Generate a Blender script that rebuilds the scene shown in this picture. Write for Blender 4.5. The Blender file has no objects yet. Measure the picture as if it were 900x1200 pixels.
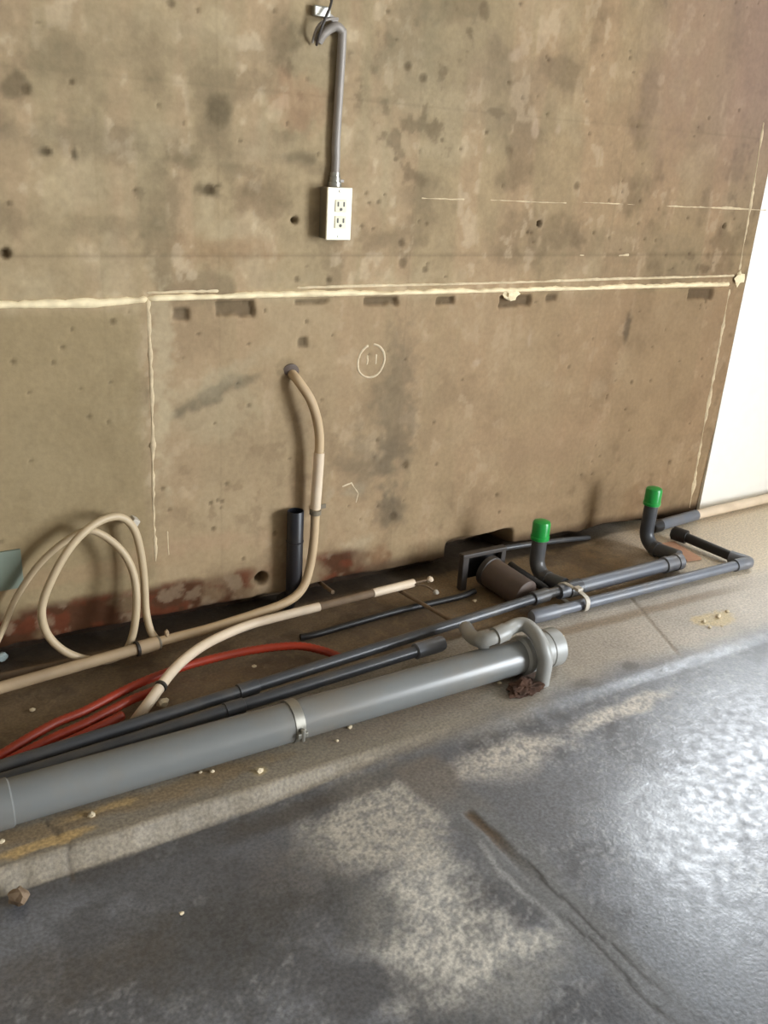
import bpy, bmesh, math, random
import numpy as np
from mathutils import Vector, Matrix

sc = bpy.context.scene
col = sc.collection
rng = random.Random(7)

# ------------------------------------------------------------------ camera
CAM = np.array([0.0, -2.0711, 1.2])
ROT = np.array([[0.85838, 0.14338, -0.49256],
                [-0.50963, 0.34835, -0.78672],
                [0.05879, 0.92633, 0.37209]])       # columns: right, up, back
FPX = 1044.37
cam_d = bpy.data.cameras.new('camera')
cam = bpy.data.objects.new('camera', cam_d)
cam.matrix_world = Matrix([list(ROT[i]) + [CAM[i]] for i in range(3)] + [[0, 0, 0, 1]])
cam_d.sensor_width = 36.0
cam_d.lens = FPX / 1200 * 36.0
cam_d.clip_start = 0.05
col.objects.link(cam)
sc.camera = cam

# ------------------------------------------------------------------ sky, daylight, exposure
world = bpy.data.worlds.new('overcast_sky')
sc.world = world
world.use_nodes = True
bg = world.node_tree.nodes['Background']
bg.inputs[0].default_value = (0.88, 0.94, 1.0, 1)
bg.inputs[1].default_value = 33.0
sc.view_settings.view_transform = 'Standard'
sc.view_settings.look = 'None'
sc.view_settings.gamma = 1.0
sc.view_settings.use_curve_mapping = False
sc.view_settings.exposure = 0.0

def portal(name, loc, rot, sx, sy):
    l = bpy.data.lights.new(name, 'AREA')
    l.shape = 'RECTANGLE'; l.size = sx; l.size_y = sy
    l.cycles.is_portal = True
    o = bpy.data.objects.new(name, l)
    o.location = loc; o.rotation_euler = rot
    col.objects.link(o)
    return o

# room dimensions (metres).  y = 0 is the concrete wall face, x runs along it
XL, XR, YF, ZC = -1.6, 4.3, -5.6, 2.9
X_EDGE = 2.715                                   # concrete meets white wall
DOOR = (-5.5, -3.1, 0.0, 2.3)                  # y0,y1,z0,z1 opening in right wall
WIN = (2.98, 4.0, 1.25, 2.25)                   # x0,x1,z0,z1 window in white wall
portal('daylight_portal_door', (XR + 0.06, (DOOR[0] + DOOR[1]) / 2, (DOOR[2] + DOOR[3]) / 2),
       (0, math.radians(90), 0), DOOR[3] - DOOR[2], DOOR[1] - DOOR[0])
portal('daylight_portal_window', ((WIN[0] + WIN[1]) / 2, 0.16, (WIN[2] + WIN[3]) / 2),
       (math.radians(-90), 0, 0), WIN[1] - WIN[0], WIN[3] - WIN[2])

# ------------------------------------------------------------------ measuring helpers
def _ray(px, py):
    return ROT @ np.array([(px - 450) / FPX, -(py - 600) / FPX, -1.0])
def G(px, py, z=0.0):
    """point at height z above the ledge"""
    d = _ray(px, py); t = (z - CAM[2]) / d[2]
    return Vector(CAM + d * t)
def W(px, py, y=0.0):
    """point at distance -y in front of the wall"""
    d = _ray(px, py); t = (y - CAM[1]) / d[1]
    return Vector(CAM + d * t)

# ------------------------------------------------------------------ colour + noise helpers
def lin(c):
    return tuple(((v / 255) / 12.92 if v / 255 <= 0.04045 else ((v / 255 + 0.055) / 1.055) ** 2.4) for v in c)
def vnoise(x, y, seed):
    r = np.random.RandomState(seed)
    T = r.rand(256, 256)
    xi = np.floor(x).astype(int); yi = np.floor(y).astype(int)
    fx = x - xi; fy = y - yi
    fx = fx * fx * (3 - 2 * fx); fy = fy * fy * (3 - 2 * fy)
    a = T[xi % 256, yi % 256]; b = T[(xi + 1) % 256, yi % 256]
    c = T[xi % 256, (yi + 1) % 256]; d = T[(xi + 1) % 256, (yi + 1) % 256]
    return (a * (1 - fx) + b * fx) * (1 - fy) + (c * (1 - fx) + d * fx) * fy
def fbm(x, y, seed, octv=5, gain=0.5):
    s = 0; a = 1; n = 0
    for o in range(octv):
        s = s + a * vnoise(x * 2 ** o + 17.3 * o, y * 2 ** o + 9.1 * o, seed + o)
        n += a; a *= gain
    return s / n
def sst(a, b, x):
    t = np.clip((x - a) / (b - a), 0, 1)
    return t * t * (3 - 2 * t)

# ------------------------------------------------------------------ materials
MATS = {}
def mat(name, rgb, rough=0.6, var=0.12, scale=30.0, bump=0.0, metal=0.0, spec=0.5, dirt=None, dirt_amt=0.0, dirt_scale=8.0):
    if name in MATS: return MATS[name]
    m = bpy.data.materials.new(name); m.use_nodes = True
    nt = m.node_tree; b = nt.nodes['Principled BSDF']
    b.inputs['Roughness'].default_value = rough
    b.inputs['Metallic'].default_value = metal
    b.inputs['Specular IOR Level'].default_value = spec
    tc = nt.nodes.new('ShaderNodeTexCoord')
    n = nt.nodes.new('ShaderNodeTexNoise'); n.inputs['Scale'].default_value = scale; n.inputs['Detail'].default_value = 5
    nt.links.new(tc.outputs['Object'], n.inputs['Vector'])
    r = nt.nodes.new('ShaderNodeValToRGB')
    c = lin(rgb)
    r.color_ramp.elements[0].position = 0.3; r.color_ramp.elements[1].position = 0.7
    r.color_ramp.elements[0].color = tuple(v * (1 - var) for v in c) + (1,)
    r.color_ramp.elements[1].color = tuple(min(1, v * (1 + var)) for v in c) + (1,)
    nt.links.new(n.outputs['Fac'], r.inputs['Fac'])
    out = r.outputs['Color']
    if dirt:
        n2 = nt.nodes.new('ShaderNodeTexNoise'); n2.inputs['Scale'].default_value = dirt_scale; n2.inputs['Detail'].default_value = 6
        nt.links.new(tc.outputs['Object'], n2.inputs['Vector'])
        mr = nt.nodes.new('ShaderNodeMapRange'); mr.inputs[1].default_value = 0.45; mr.inputs[2].default_value = 0.7
        mr.inputs[3].default_value = 0; mr.inputs[4].default_value = dirt_amt
        nt.links.new(n2.outputs['Fac'], mr.inputs[0])
        mx = nt.nodes.new('ShaderNodeMix'); mx.data_type = 'RGBA'
        nt.links.new(mr.outputs[0], mx.inputs[0]); nt.links.new(out, mx.inputs[6])
        mx.inputs[7].default_value = lin(dirt) + (1,)
        out = mx.outputs[2]
    nt.links.new(out, b.inputs['Base Color'])
    if bump:
        bp = nt.nodes.new('ShaderNodeBump'); bp.inputs['Strength'].default_value = bump; bp.inputs['Distance'].default_value = 0.004
        nt.links.new(n.outputs['Fac'], bp.inputs['Height']); nt.links.new(bp.outputs[0], b.inputs['Normal'])
    MATS[name] = m
    return m

def concrete_mat(name, rough_lo, rough_hi, spec, speck=90.0, speck_amt=0.25, bump=0.25, attr_rough=False):
    """base tone from the 'tone' attribute (stains, wear, some painted shade), grain and fine relief from noise"""
    m = bpy.data.materials.new(name); m.use_nodes = True
    nt = m.node_tree; b = nt.nodes['Principled BSDF']
    at = nt.nodes.new('ShaderNodeAttribute'); at.attribute_name = 'tone'
    tc = nt.nodes.new('ShaderNodeTexCoord')
    n = nt.nodes.new('ShaderNodeTexNoise'); n.inputs['Scale'].default_value = speck; n.inputs['Detail'].default_value = 4
    nt.links.new(tc.outputs['Object'], n.inputs['Vector'])
    mr = nt.nodes.new('ShaderNodeMapRange')
    mr.inputs[1].default_value = 0.3; mr.inputs[2].default_value = 0.7
    mr.inputs[3].default_value = 1 - speck_amt; mr.inputs[4].default_value = 1 + speck_amt
    nt.links.new(n.outputs['Fac'], mr.inputs[0])
    mx = nt.nodes.new('ShaderNodeMix'); mx.data_type = 'RGBA'; mx.blend_type = 'MULTIPLY'
    mx.inputs[0].default_value = 1
    nt.links.new(at.outputs['Color'], mx.inputs[6]); nt.links.new(mr.outputs[0], mx.inputs[7])
    nt.links.new(mx.outputs[2], b.inputs['Base Color'])
    b.inputs['Specular IOR Level'].default_value = spec
    n2 = nt.nodes.new('ShaderNodeTexNoise'); n2.inputs['Scale'].default_value = 45; n2.inputs['Detail'].default_value = 6
    nt.links.new(tc.outputs['Object'], n2.inputs['Vector'])
    mr2 = nt.nodes.new('ShaderNodeMapRange')
    mr2.inputs[1].default_value = 0.35; mr2.inputs[2].default_value = 0.65
    mr2.inputs[3].default_value = rough_lo; mr2.inputs[4].default_value = rough_hi
    nt.links.new(n2.outputs['Fac'], mr2.inputs[0])
    if attr_rough:
        ad = nt.nodes.new('ShaderNodeMath'); ad.operation = 'ADD'; ad.use_clamp = True
        nt.links.new(mr2.outputs[0], ad.inputs[0]); nt.links.new(at.outputs['Alpha'], ad.inputs[1])
        nt.links.new(ad.outputs[0], b.inputs['Roughness'])
    else:
        nt.links.new(mr2.outputs[0], b.inputs['Roughness'])
    bp = nt.nodes.new('ShaderNodeBump'); bp.inputs['Strength'].default_value = bump; bp.inputs['Distance'].default_value = 0.003
    nt.links.new(n.outputs['Fac'], bp.inputs['Height']); nt.links.new(bp.outputs[0], b.inputs['Normal'])
    return m

# ------------------------------------------------------------------ object helpers
def link(name, me, m=None, parent=None, smooth=True):
    o = bpy.data.objects.new(name, me); col.objects.link(o)
    if m: me.materials.append(m)
    if smooth:
        me.polygons.foreach_set('use_smooth', [True] * len(me.polygons))
    if parent: o.parent = parent
    return o
def bm_obj(name, bm, m, parent=None, smooth=False, angle=None):
    me = bpy.data.meshes.new(name)
    bmesh.ops.recalc_face_normals(bm, faces=bm.faces)
    bm.to_mesh(me); bm.free()
    o = link(name, me, m, parent, smooth)
    if angle: 
        me.set_sharp_from_angle(angle=math.radians(angle))
    return o
def tag(o, label, cat, group=None):
    o['label'] = label; o['category'] = cat
    if group: o['group'] = group
    return o
def struct(o, label=None, cat=None):
    o['kind'] = 'structure'
    if label: o['label'] = label
    if cat: o['category'] = cat
    return o
def empty(name, loc, label, cat, group=None):
    o = bpy.data.objects.new(name, None); col.objects.link(o)
    o.location = loc; o.empty_display_size = 0.02
    tag(o, label, cat, group)
    return o
def adopt(parent, *kids):
    """keep the children's world place when parented to an offset Empty"""
    for k in kids:
        k.parent = parent
        k.matrix_parent_inverse = Matrix.Translation(-Vector(parent.location))

def bm_box(bm, c, s, rot=None, bevel=0.0):
    r = bmesh.ops.create_cube(bm, size=1.0)
    vs = r['verts']
    M = Matrix.Translation(Vector(c)) @ (rot.to_4x4() if rot else Matrix.Identity(4)) @ Matrix.Diagonal((*s, 1))
    bmesh.ops.transform(bm, matrix=M, verts=vs)
    if bevel:
        es = list({e for v in vs for e in v.link_edges})
        bmesh.ops.bevel(bm, geom=es, offset=bevel, segments=2, affect='EDGES', profile=0.6)
def box(name, c, s, m, parent=None, rot=None, bevel=0.0):
    bm = bmesh.new(); bm_box(bm, c, s, rot, bevel)
    return bm_obj(name, bm, m, parent)

def spline(pts, n=8):
    P = [Vector(p) for p in pts]
    P = [P[0] * 2 - P[1]] + P + [P[-1] * 2 - P[-2]]
    out = []
    for i in range(1, len(P) - 2):
        p0, p1, p2, p3 = P[i - 1:i + 3]
        for k in range(n):
            t = k / n
            out.append(0.5 * ((2 * p1) + (p2 - p0) * t + (2 * p0 - 5 * p1 + 4 * p2 - p3) * t * t + (3 * p1 - p0 - 3 * p2 + p3) * t ** 3))
    out.append(P[-2])
    return out
def bm_tube(bm, pts, r, seg=16, caps=True, inner=None):
    """sweep a circle along pts; r is a number or one radius per point; inner opens the far end as a hollow bore"""
    pts = [Vector(p) for p in pts]
    n = len(pts)
    rs = r if isinstance(r, (list, tuple)) else [r] * n
    T = [(pts[min(i + 1, n - 1)] - pts[max(i - 1, 0)]) for i in range(n)]
    for i in range(n):
        if T[i].length < 1e-9: T[i] = T[i - 1].copy()
        T[i].normalize()
    up = Vector((0, 0, 1)) if abs(T[0].z) < 0.9 else Vector((1, 0, 0))
    u = T[0].cross(up).normalized()
    rings = []
    for i in range(n):
        u = (u - T[i] * u.dot(T[i])).normalized()
        v = T[i].cross(u)
        rings.append([bm.verts.new(pts[i] + (u * math.cos(a) + v * math.sin(a)) * rs[i]) for a in [2 * math.pi * k / seg for k in range(seg)]])
    for a, b in zip(rings, rings[1:]):
        for k in range(seg):
            bm.faces.new((a[k], a[(k + 1) % seg], b[(k + 1) % seg], b[k]))
    if caps:
        bm.faces.new(rings[0]); bm.faces.new(rings[-1])
    return rings
def tube(name, pts, r, m, parent=None, seg=16, angle=40, caps=True):
    bm = bmesh.new(); bm_tube(bm, pts, r, seg, caps)
    return bm_obj(name, bm, m, parent, True, angle)
def lathe(name, a, b, prof, m, parent=None, seg=24):
    """prof: list of (t along a->b in metres, radius)"""
    a = Vector(a); d = (Vector(b) - a).normalized()
    bm = bmesh.new()
    pts = []; rs = []
    for t, r in prof:
        pts.append(a + d * t); rs.append(max(r, 1e-4))
    u = d.cross(Vector((0, 0, 1)) if abs(d.z) < 0.9 else Vector((1, 0, 0))).normalized(); v = d.cross(u)
    rings = [[bm.verts.new(p + (u * math.cos(2 * math.pi * k / seg) + v * math.sin(2 * math.pi * k / seg)) * r) for k in range(seg)] for p, r in zip(pts, rs)]
    for x, y in zip(rings, rings[1:]):
        for k in range(seg): bm.faces.new((x[k], x[(k + 1) % seg], y[(k + 1) % seg], y[k]))
    bm.faces.new(rings[0]); bm.faces.new(rings[-1])
    return bm_obj(name, bm, m, parent, True, 35)
def hollow(L, ro, ri, lip=0.0):
    """profile of an open pipe of length L: outside, rim, then back down the bore"""
    return [(0, ro), (L - 0.002, ro), (L, ro - 0.001), (L, ri), (L - min(0.12, L * 0.9), ri), (L - min(0.12, L * 0.9), 0.0)]
def lump(name, c, s, m, parent=None, seed=0, sub=2, rough=0.35):
    bm = bmesh.new()
    bmesh.ops.create_icosphere(bm, subdivisions=sub, radius=1)
    r = random.Random(seed)
    ph = [r.uniform(0, 6) for _ in range(6)]
    for v in bm.verts:
        k = 1 + rough * (math.sin(3 * v.co.x + ph[0]) * math.sin(4 * v.co.y + ph[1]) + 0.6 * math.sin(7 * v.co.z + ph[2]) * math.sin(6 * v.co.x + ph[3])) + r.uniform(-0.12, 0.12)
        v.co = Vector((v.co.x * s[0] * k, v.co.y * s[1] * k, v.co.z * s[2] * k)) + Vector(c)
    return bm_obj(name, bm, m, parent)

def grid_mesh(name, U, V, Pfun, tone):
    """regular sheet of len(U) x len(V) points; Pfun -> (x,y,z) arrays; tone -> RGBA array"""
    nu, nv = len(U), len(V)
    X, Y, Z = Pfun
    co = np.stack([X, Y, Z], -1).reshape(-1, 3).astype(np.float32)
    i = np.arange((nu - 1) * (nv - 1)); a = (i // (nv - 1)) * nv + i % (nv - 1)
    q = np.stack([a, a + nv, a + nv + 1, a + 1], 1).astype(np.int32)
    me = bpy.data.meshes.new(name)
    me.vertices.add(len(co)); me.vertices.foreach_set('co', co.ravel())
    me.loops.add(q.size); me.loops.foreach_set('vertex_index', q.ravel())
    me.polygons.add(len(q)); me.polygons.foreach_set('loop_start', np.arange(0, q.size, 4, dtype=np.int32))
    me.update(calc_edges=True); me.validate()
    at = me.color_attributes.new('tone', 'FLOAT_COLOR', 'POINT')
    at.data.foreach_set('color', tone.reshape(-1, 4).astype(np.float32).ravel())
    me.polygons.foreach_set('use_smooth', np.ones(len(q), dtype=bool))
    return me

# ------------------------------------------------------------------ the concrete wall
def axis(segs):
    out = []
    for a, b, step in segs:
        n = max(1, int(round((b - a) / step)))
        out += list(a + (b - a) * np.arange(n) / n)
    return np.array(out + [segs[-1][1]])

wx = axis([(XL, -0.15, 0.06), (-0.15, X_EDGE, 0.0052)])
wz = axis([(-0.06, 1.78, 0.0052), (1.78, ZC, 0.06)])
XX, ZZ = np.meshgrid(wx, wz, indexing='ij')

def mixc(C, rgb, w):
    c = np.array(lin(rgb))
    return C * (1 - w[..., None]) + c * w[..., None]

n_big = fbm(XX * 2.2, ZZ * 2.2, 11); n_mid = fbm(XX * 9, ZZ * 9, 21); n_fine = fbm(XX * 40, ZZ * 40, 31)
n_str = fbm(XX * 14, ZZ * 1.6, 41)                       # vertical streaks
n_hor = fbm(XX * 1.4, ZZ * 10, 47)
C = np.ones(XX.shape + (3,)) * np.array(lin((174, 155, 122)))
C = mixc(C, (164, 149, 118), sst(0.42, 0.62, n_big) * 0.7)
C = mixc(C, (184, 158, 126), sst(0.45, 0.65, n_str) * 0.6)
C = mixc(C, (152, 137, 110), sst(0.5, 0.7, n_hor) * 0.4)
C = mixc(C, (190, 174, 142), sst(0.56, 0.74, n_mid) * 0.4)
C = mixc(C, (126, 110, 86), sst(0.54, 0.72, 1 - n_mid) * 0.5)
n25 = fbm(XX * 26, ZZ * 22, 51); n60 = fbm(XX * 70, ZZ * 60, 55, 3, .8)
C = C * (1 + .34 * (n25 - .5) + .16 * (n60 - .5))[..., None]
C = mixc(C, (206, 188, 158), sst(.60, .70, n25) * sst(.45, .6, n_str) * .5)
C = mixc(C, (112, 96, 74), sst(.62, .72, 1 - n25) * sst(.5, .62, n_big) * .5)
# broad regions: olive left part, browner panel, purplish upper right
xl = W(172, 500).x; xr = W(850, 340).x; zl = W(400, 350).z
inpanel = sst(xl - .01, xl + .03, XX) * sst(zl + .01, zl - .02, ZZ)
C = mixc(C, (158, 140, 106), sst(xl + .02, xl - .03, XX) * sst(zl, zl - .03, ZZ) * 0.75)
C = mixc(C, (172, 147, 115), inpanel * 0.5)
C = mixc(C, (170, 148, 136), sst(1.9, 2.7, XX + 0.25 * (n_big - .5)) * sst(0.95, 1.5, ZZ) * 0.75)
# formwork board joints (faint horizontal / vertical lines)
for zz, a in ((W(300, 300).z, .3), (W(300, 105).z, .15), (W(600, 297).z, .15)):
    C = mixc(C, (112, 98, 76), sst(.006, .001, abs(ZZ - zz + .004 * (n_mid - .5))) * a)
for px in (128, 258, 470, 690):
    C = mixc(C, (120, 106, 82), sst(.005, .001, abs(XX - W(px, 450).x + .004 * (n_mid - .5))) * 0.14)
# stains and one painted cap shadow: (px, py, half width, half height in m, colour, strength)
def stain_or_shade(px, py, a, b, rgb, s, rag=0.9, seed=0, rot=0.0):
    global C
    p = W(px, py)
    dx, dz = XX - p.x, ZZ - p.z
    if rot:
        c_, s_ = math.cos(rot), math.sin(rot)
        dx, dz = dx * c_ + dz * s_, -dx * s_ + dz * c_
    d = np.sqrt((dx / a) ** 2 + (dz / b) ** 2) + rag * (n_fine - .5) * 1.4 + rag * (n_mid - .5)
    C = mixc(C, rgb, sst(1.25, 0.35, d) * s * .8)
stain_or_shade(465, 480, .07, .30, (112, 102, 84), .62)
stain_or_shade(430, 540, .10, .10, (105, 96, 80), .5)
stain_or_shade(455, 600, .07, .05, (96, 88, 74), .55)
stain_or_shade(480, 60, .10, .22, (140, 130, 104), .6)
stain_or_shade(240, 480, .16, .10, (186, 172, 140), .45)
stain_or_shade(250, 462, .10, .022, (96, 88, 72), .75, rot=.45)
stain_or_shade(215, 480, .04, .02, (96, 88, 72), .6, rot=.6)
stain_or_shade(290, 445, .05, .016, (104, 96, 78), .6, rot=.2)
stain_or_shade(270, 440, .12, .03, (178, 166, 138), .4, rot=.45)
stain_or_shade(190, 470, .026, .22, (192, 176, 144), .8, rag=1.6)
stain_or_shade(340, 432, .035, .03, (110, 98, 74), .7)
stain_or_shade(420, 640, .06, .04, (196, 180, 150), .7)
stain_or_shade(440, 655, .05, .05, (120, 78, 48), .7)
stain_or_shade(405, 690, .10, .03, (110, 66, 38), .75)
stain_or_shade(385, 580, .02, .03, (186, 172, 146), .5)
stain_or_shade(415, 575, .035, .02, (176, 164, 138), .5)
stain_or_shade(255, 130, .03, .032, (92, 82, 62), .8)
stain_or_shade(245, 222, .028, .022, (70, 58, 40), .9)
stain_or_shade(215, 185, .05, .03, (104, 92, 68), .65)
stain_or_shade(280, 200, .05, .02, (110, 98, 76), .55)
stain_or_shade(310, 235, .09, .05, (116, 100, 76), .6)
stain_or_shade(270, 290, .14, .04, (150, 112, 78), .45)
stain_or_shade(350, 120, .08, .06, (176, 134, 104), .45)
stain_or_shade(350, 185, .06, .015, (98, 88, 68), .6)
stain_or_shade(330, 40, .05, .05, (104, 92, 70), .7)
stain_or_shade(90, 90, .12, .10, (150, 138, 108), .45)
stain_or_shade(100, 165, .16, .05, (112, 102, 82), .45)
stain_or_shade(15, 100, .03, .03, (80, 70, 52), .7)
stain_or_shade(55, 177, .015, .013, (70, 60, 44), .8)
stain_or_shade(87, 178, .009, .022, (70, 60, 44), .8)
stain_or_shade(120, 265, .16, .03, (118, 108, 84), .4)
stain_or_shade(600, 100, .20, .14, (150, 134, 112), .35)
stain_or_shade(790, 90, .14, .22, (160, 138, 122), .4)
stain_or_shade(640, 520, .25, .10, (178, 152, 122), .45)
stain_or_shade(600, 600, .30, .03, (190, 166, 132), .55)
stain_or_shade(520, 625, .20, .025, (188, 164, 130), .55)
stain_or_shade(250, 635, .20, .03, (178, 150, 120), .6)
stain_or_shade(80, 675, .30, .03, (168, 142, 110), .6)
stain_or_shade(735, 385, .014, .045, (84, 76, 62), .75)
stain_or_shade(728, 430, .035, .07, (188, 170, 138), .5)
stain_or_shade(700, 455, .035, .03, (186, 168, 138), .5)
stain_or_shade(640, 450, .05, .02, (184, 166, 138), .4)
stain_or_shade(740, 590, .05, .08, (150, 124, 92), .5)  # shadow of the far elbow's cap, painted on the wall
for px, py, a, b in ((605, 65, .022, .02), (628, 148, .012, .03), (655, 152, .014, .018), (775, 95, .014, .02), (800, 115, .016, .022), (848, 125, .012, .045), (838, 175, .01, .02), (818, 60, .012, .012), (573, 175, .008, .015), (620, 400, .012, .035), (560, 425, .02, .012)):
    stain_or_shade(px, py, a, b, (196, 176, 150), .75)
# rusty, broken concrete along the foot of the wall
ZB = ZZ + .035 * (fbm(XX * 5, ZZ * 5, 61) - .5); ZG = ZZ + .022 * (fbm(XX * 9, ZZ * 9, 63) - .5)
foot = sst(.135, .100, ZB) * sst(1.32, 1.2, XX + .3 * ZZ) * (1 - .75 * sst(.85, .9, XX) * sst(1.12, 1.05, XX))
C = mixc(C, (84, 54, 34), foot * (0.6 + 0.4 * sst(.4, .55, n_mid)))
C = mixc(C, (106, 56, 34), foot * sst(.50, .66, fbm(XX * 22, ZZ * 26, 71)) * 0.8)
C = mixc(C, (150, 130, 106), foot * sst(.56, .70, fbm(XX * 24, ZZ * 26, 75)) * 0.6)
foot2 = sst(.07, .03, ZB) * sst(1.15, 1.3, XX)
C = mixc(C, (84, 66, 48), foot2 * 0.8)
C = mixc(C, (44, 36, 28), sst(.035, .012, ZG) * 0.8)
# relief
DY = 0.0035 * (n_big - .5) + 0.0022 * (n_mid - .5) + 0.0012 * (n_fine - .5)
gap = sst(.030, .014, ZG) * sst(2.6, 2.3, XX)                         # open joint under the wall
DY = DY + 0.055 * gap + foot * 0.012 * (n_mid - .5)
# dark cave beside the steel frame
cx = W(530, 672).x
DY = DY + 0.10 * sst(.14, .11, abs(XX - cx - .10)) * sst(.085, .055, ZG)
# pits and tie holes: px, py, radius, depth
pits = [(345, 258, .010, .02), (632, 262, .010, .02), (849, 265, .008, .02), (6, 297, .012, .015), (478, 78, .012, .008),
        (496, 91, .012, .008), (245, 222, .013, .008), (30, 105, .010, .006), (55, 177, .008, .006), (232, 12, .006, .006), (200, 4, .010, .006),
        (348, 327, .008, .008), (385, 328, .008, .008), (281, 165, .005, .006), (84, 96, .006, .006), (10, 238, .006, .006),
        (470, 285, .012, .006), (472, 308, .014, .006), (498, 316, .010, .005), (570, 155, .006, .006), (676, 218, .012, .006),
        (306, 678, .021, .05), (285, 655, .006, .008), (322, 625, .008, .006), (542, 445, .006, .006), (740, 448, .007, .008), (785, 542, .009, .008),
        (585, 600, .006, .006), (582, 580, .008, .004), (132, 377, .009, .005), (311, 364, .005, .005), (247, 590, .007, .006), (260, 588, .006, .006), (250, 620, .007, .006),
        (500, 262, .005, .005), (433, 238, .005, .005), (424, 265, .006, .006), (437, 268, .005, .005), (530, 350, .008, .008), (508, 495, .006, .004), (475, 545, .012, .005), (460, 605, .014, .006)]
for px, py, r, dpt in pits:
    p = W(px, py)
    d = np.sqrt((XX - p.x) ** 2 + (ZZ - p.z) ** 2) + .004 * (n_fine - .5)
    DY = DY + (dpt if dpt > .012 else dpt * .5) * sst(r * 1.1, r * .5, d)
    C = mixc(C, (84, 70, 50), sst(r * 1.3, r * .5, d) * (.8 if dpt > .012 else .55))
r_ = np.random.RandomState(5)
for _ in range(170):                                                 # little bug holes of the cast face
    x0, z0 = r_.uniform(.2, 2.6), r_.uniform(.2, 1.75); r = r_.uniform(.003, .006)
    ix = np.searchsorted(wx, x0); iz = np.searchsorted(wz, z0)
    sl = (slice(max(0, ix - 4), ix + 4), slice(max(0, iz - 4), iz + 4))
    d = np.sqrt((XX[sl] - x0) ** 2 + (ZZ[sl] - z0) ** 2)
    w = sst(r * 1.4, r * .4, d)
    DY[sl] += .004 * w
    C[sl] = C[sl] * (1 - .5 * w[..., None]) + np.array(lin((70, 58, 42))) * .5 * w[..., None]
# chiselled pockets under the seam: x0,x1,y0,y1 px
for x0, x1, y0, y1, dpt in ((254, 297, 352, 371, .014), (347, 385, 351, 357, .010), (428, 465, 348, 358, .014), (512, 532, 348, 357, .010),
                            (586, 622, 346, 360, .014), (640, 652, 345, 353, .008), (806, 836, 338, 351, .012), (203, 220, 361, 375, .010), (350, 360, 395, 407, .008)):
    a, b = W(x0, y1), W(x1, y0)
    w = sst(-.006, .004, XX - a.x + .012 * (n_fine - .5)) * sst(-.006, .004, b.x - XX + .012 * (n_fine - .5)) * sst(-.004, .004, ZZ - a.z + .014 * (n_fine - .5)) * sst(-.004, .004, b.z - ZZ)
    DY = DY + dpt * w
    C = mixc(C, (98, 84, 64), w * .75)
# chipped right edge
DY = DY + 0.012 * sst(X_EDGE - .035, X_EDGE, XX + .03 * (n_mid - .5)) * sst(.5, 0, ZZ)
C = C * np.array((.84, .82, .805))
C = C * (1 - np.array((.20, .26, .30)) * sst(.8, 2.4, XX)[..., None])                     # browner to the right, and darkened to even out the stronger daylight there
tone = np.concatenate([C, np.ones(XX.shape + (1,))], -1)
m_wall = concrete_mat('wall_concrete', .82, .95, .2, speck=70, speck_amt=.07, bump=.2)
me = grid_mesh('wall_back', wx, wz, (XX, DY, ZZ), tone)
wall_back = struct(link('wall_back', me, m_wall, None, False), 'stained bare concrete wall with formwork marks and plaster seams', 'wall')

m_faint = mat('faint_mortar', (204, 184, 150), .9, .12, 60, .3, dirt=(160, 140, 112), dirt_amt=.7, dirt_scale=24)
# plaster seams and beads that stand proud of the wall
m_seam = mat('cream_plaster', (244, 226, 186), .85, .08, 40, .3, dirt=(186, 162, 124), dirt_amt=.5, dirt_scale=14)
m_line = mat('pale_mortar', (216, 198, 164), .9, .12, 60, .3, dirt=(180, 158, 124), dirt_amt=.6, dirt_scale=20)
def bead(name, pts, wid, hgt, m, seed, step=.012, ragg=.35):
    """irregular low ridge following pts on the wall"""
    P = []
    for a, b in zip(pts, pts[1:]):
        n = max(1, int((b - a).length / step))
        P += [a.lerp(b, k / n) for k in range(n)]
    P.append(pts[-1])
    r = random.Random(seed)
    bm = bmesh.new(); rows = []
    wn = 0
    for i, p in enumerate(P):
        t = (P[min(i + 1, len(P) - 1)] - P[max(i - 1, 0)]).normalized()
        s = Vector((-t.z, 0, t.x))
        wn = wn * .7 + r.uniform(-1, 1) * .5
        w = wid * max(.25, 1 + ragg * wn); h = hgt * (1 + .4 * r.uniform(-1, 1)); off = s * wid * .12 * wn
        end = .15 if i in (0, len(P) - 1) else 1
        rows.append([bm.verts.new(p + off + s * w * k * end + Vector((0, .006 - (h + .006) * q * end, 0))) for k, q in ((-.5, 0), (-.38, .75), (0, 1), (.38, .75), (.5, 0))])
    for a, b in zip(rows, rows[1:]):
        for k in range(4): bm.faces.new((a[k], a[k + 1], b[k + 1], b[k]))
    return bm_obj(name, bm, m, wall_back, True)
bead('plaster_seam', [W(-260, 362), W(0, 357), W(110, 356), W(175, 350)], .019, .008, m_seam, 1, ragg=.45)
bead('plaster_seam', [W(170, 350), W(300, 346), W(500, 342), W(700, 337), W(856, 333)], .015, .009, m_seam, 2)
bead('plaster_seam', [W(168, 343), W(260, 341)], .008, .004, m_line, 3)
bead('plaster_seam', [W(345, 337), W(560, 332), W(720, 327), W(862, 323)], .008, .006, m_line, 4)
bead('mortar_line', [W(173, 345), W(177, 430), W(179, 500), W(180, 590), W(183, 662)], .013, .0018, m_faint, 5, ragg=.8)
bead('mortar_line', [W(196, 618), W(198, 655)], .007, .0012, m_faint, 6)
bead('mortar_line', [W(856, 335), W(842, 412), W(829, 480), W(818, 540), W(808, 598)], .018, .0016, m_faint, 7, ragg=.95)
bead('mortar_line', [W(896, 140), W(880, 240), W(866, 320)], .016, .0015, m_faint, 8, ragg=.9)
bead('mortar_line', [W(571, 234), W(635, 237), W(667, 238)], .007, .0012, m_faint, 9)
bead('mortar_line', [W(679, 237), W(748, 240)], .007, .0012, m_faint, 10)
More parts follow.
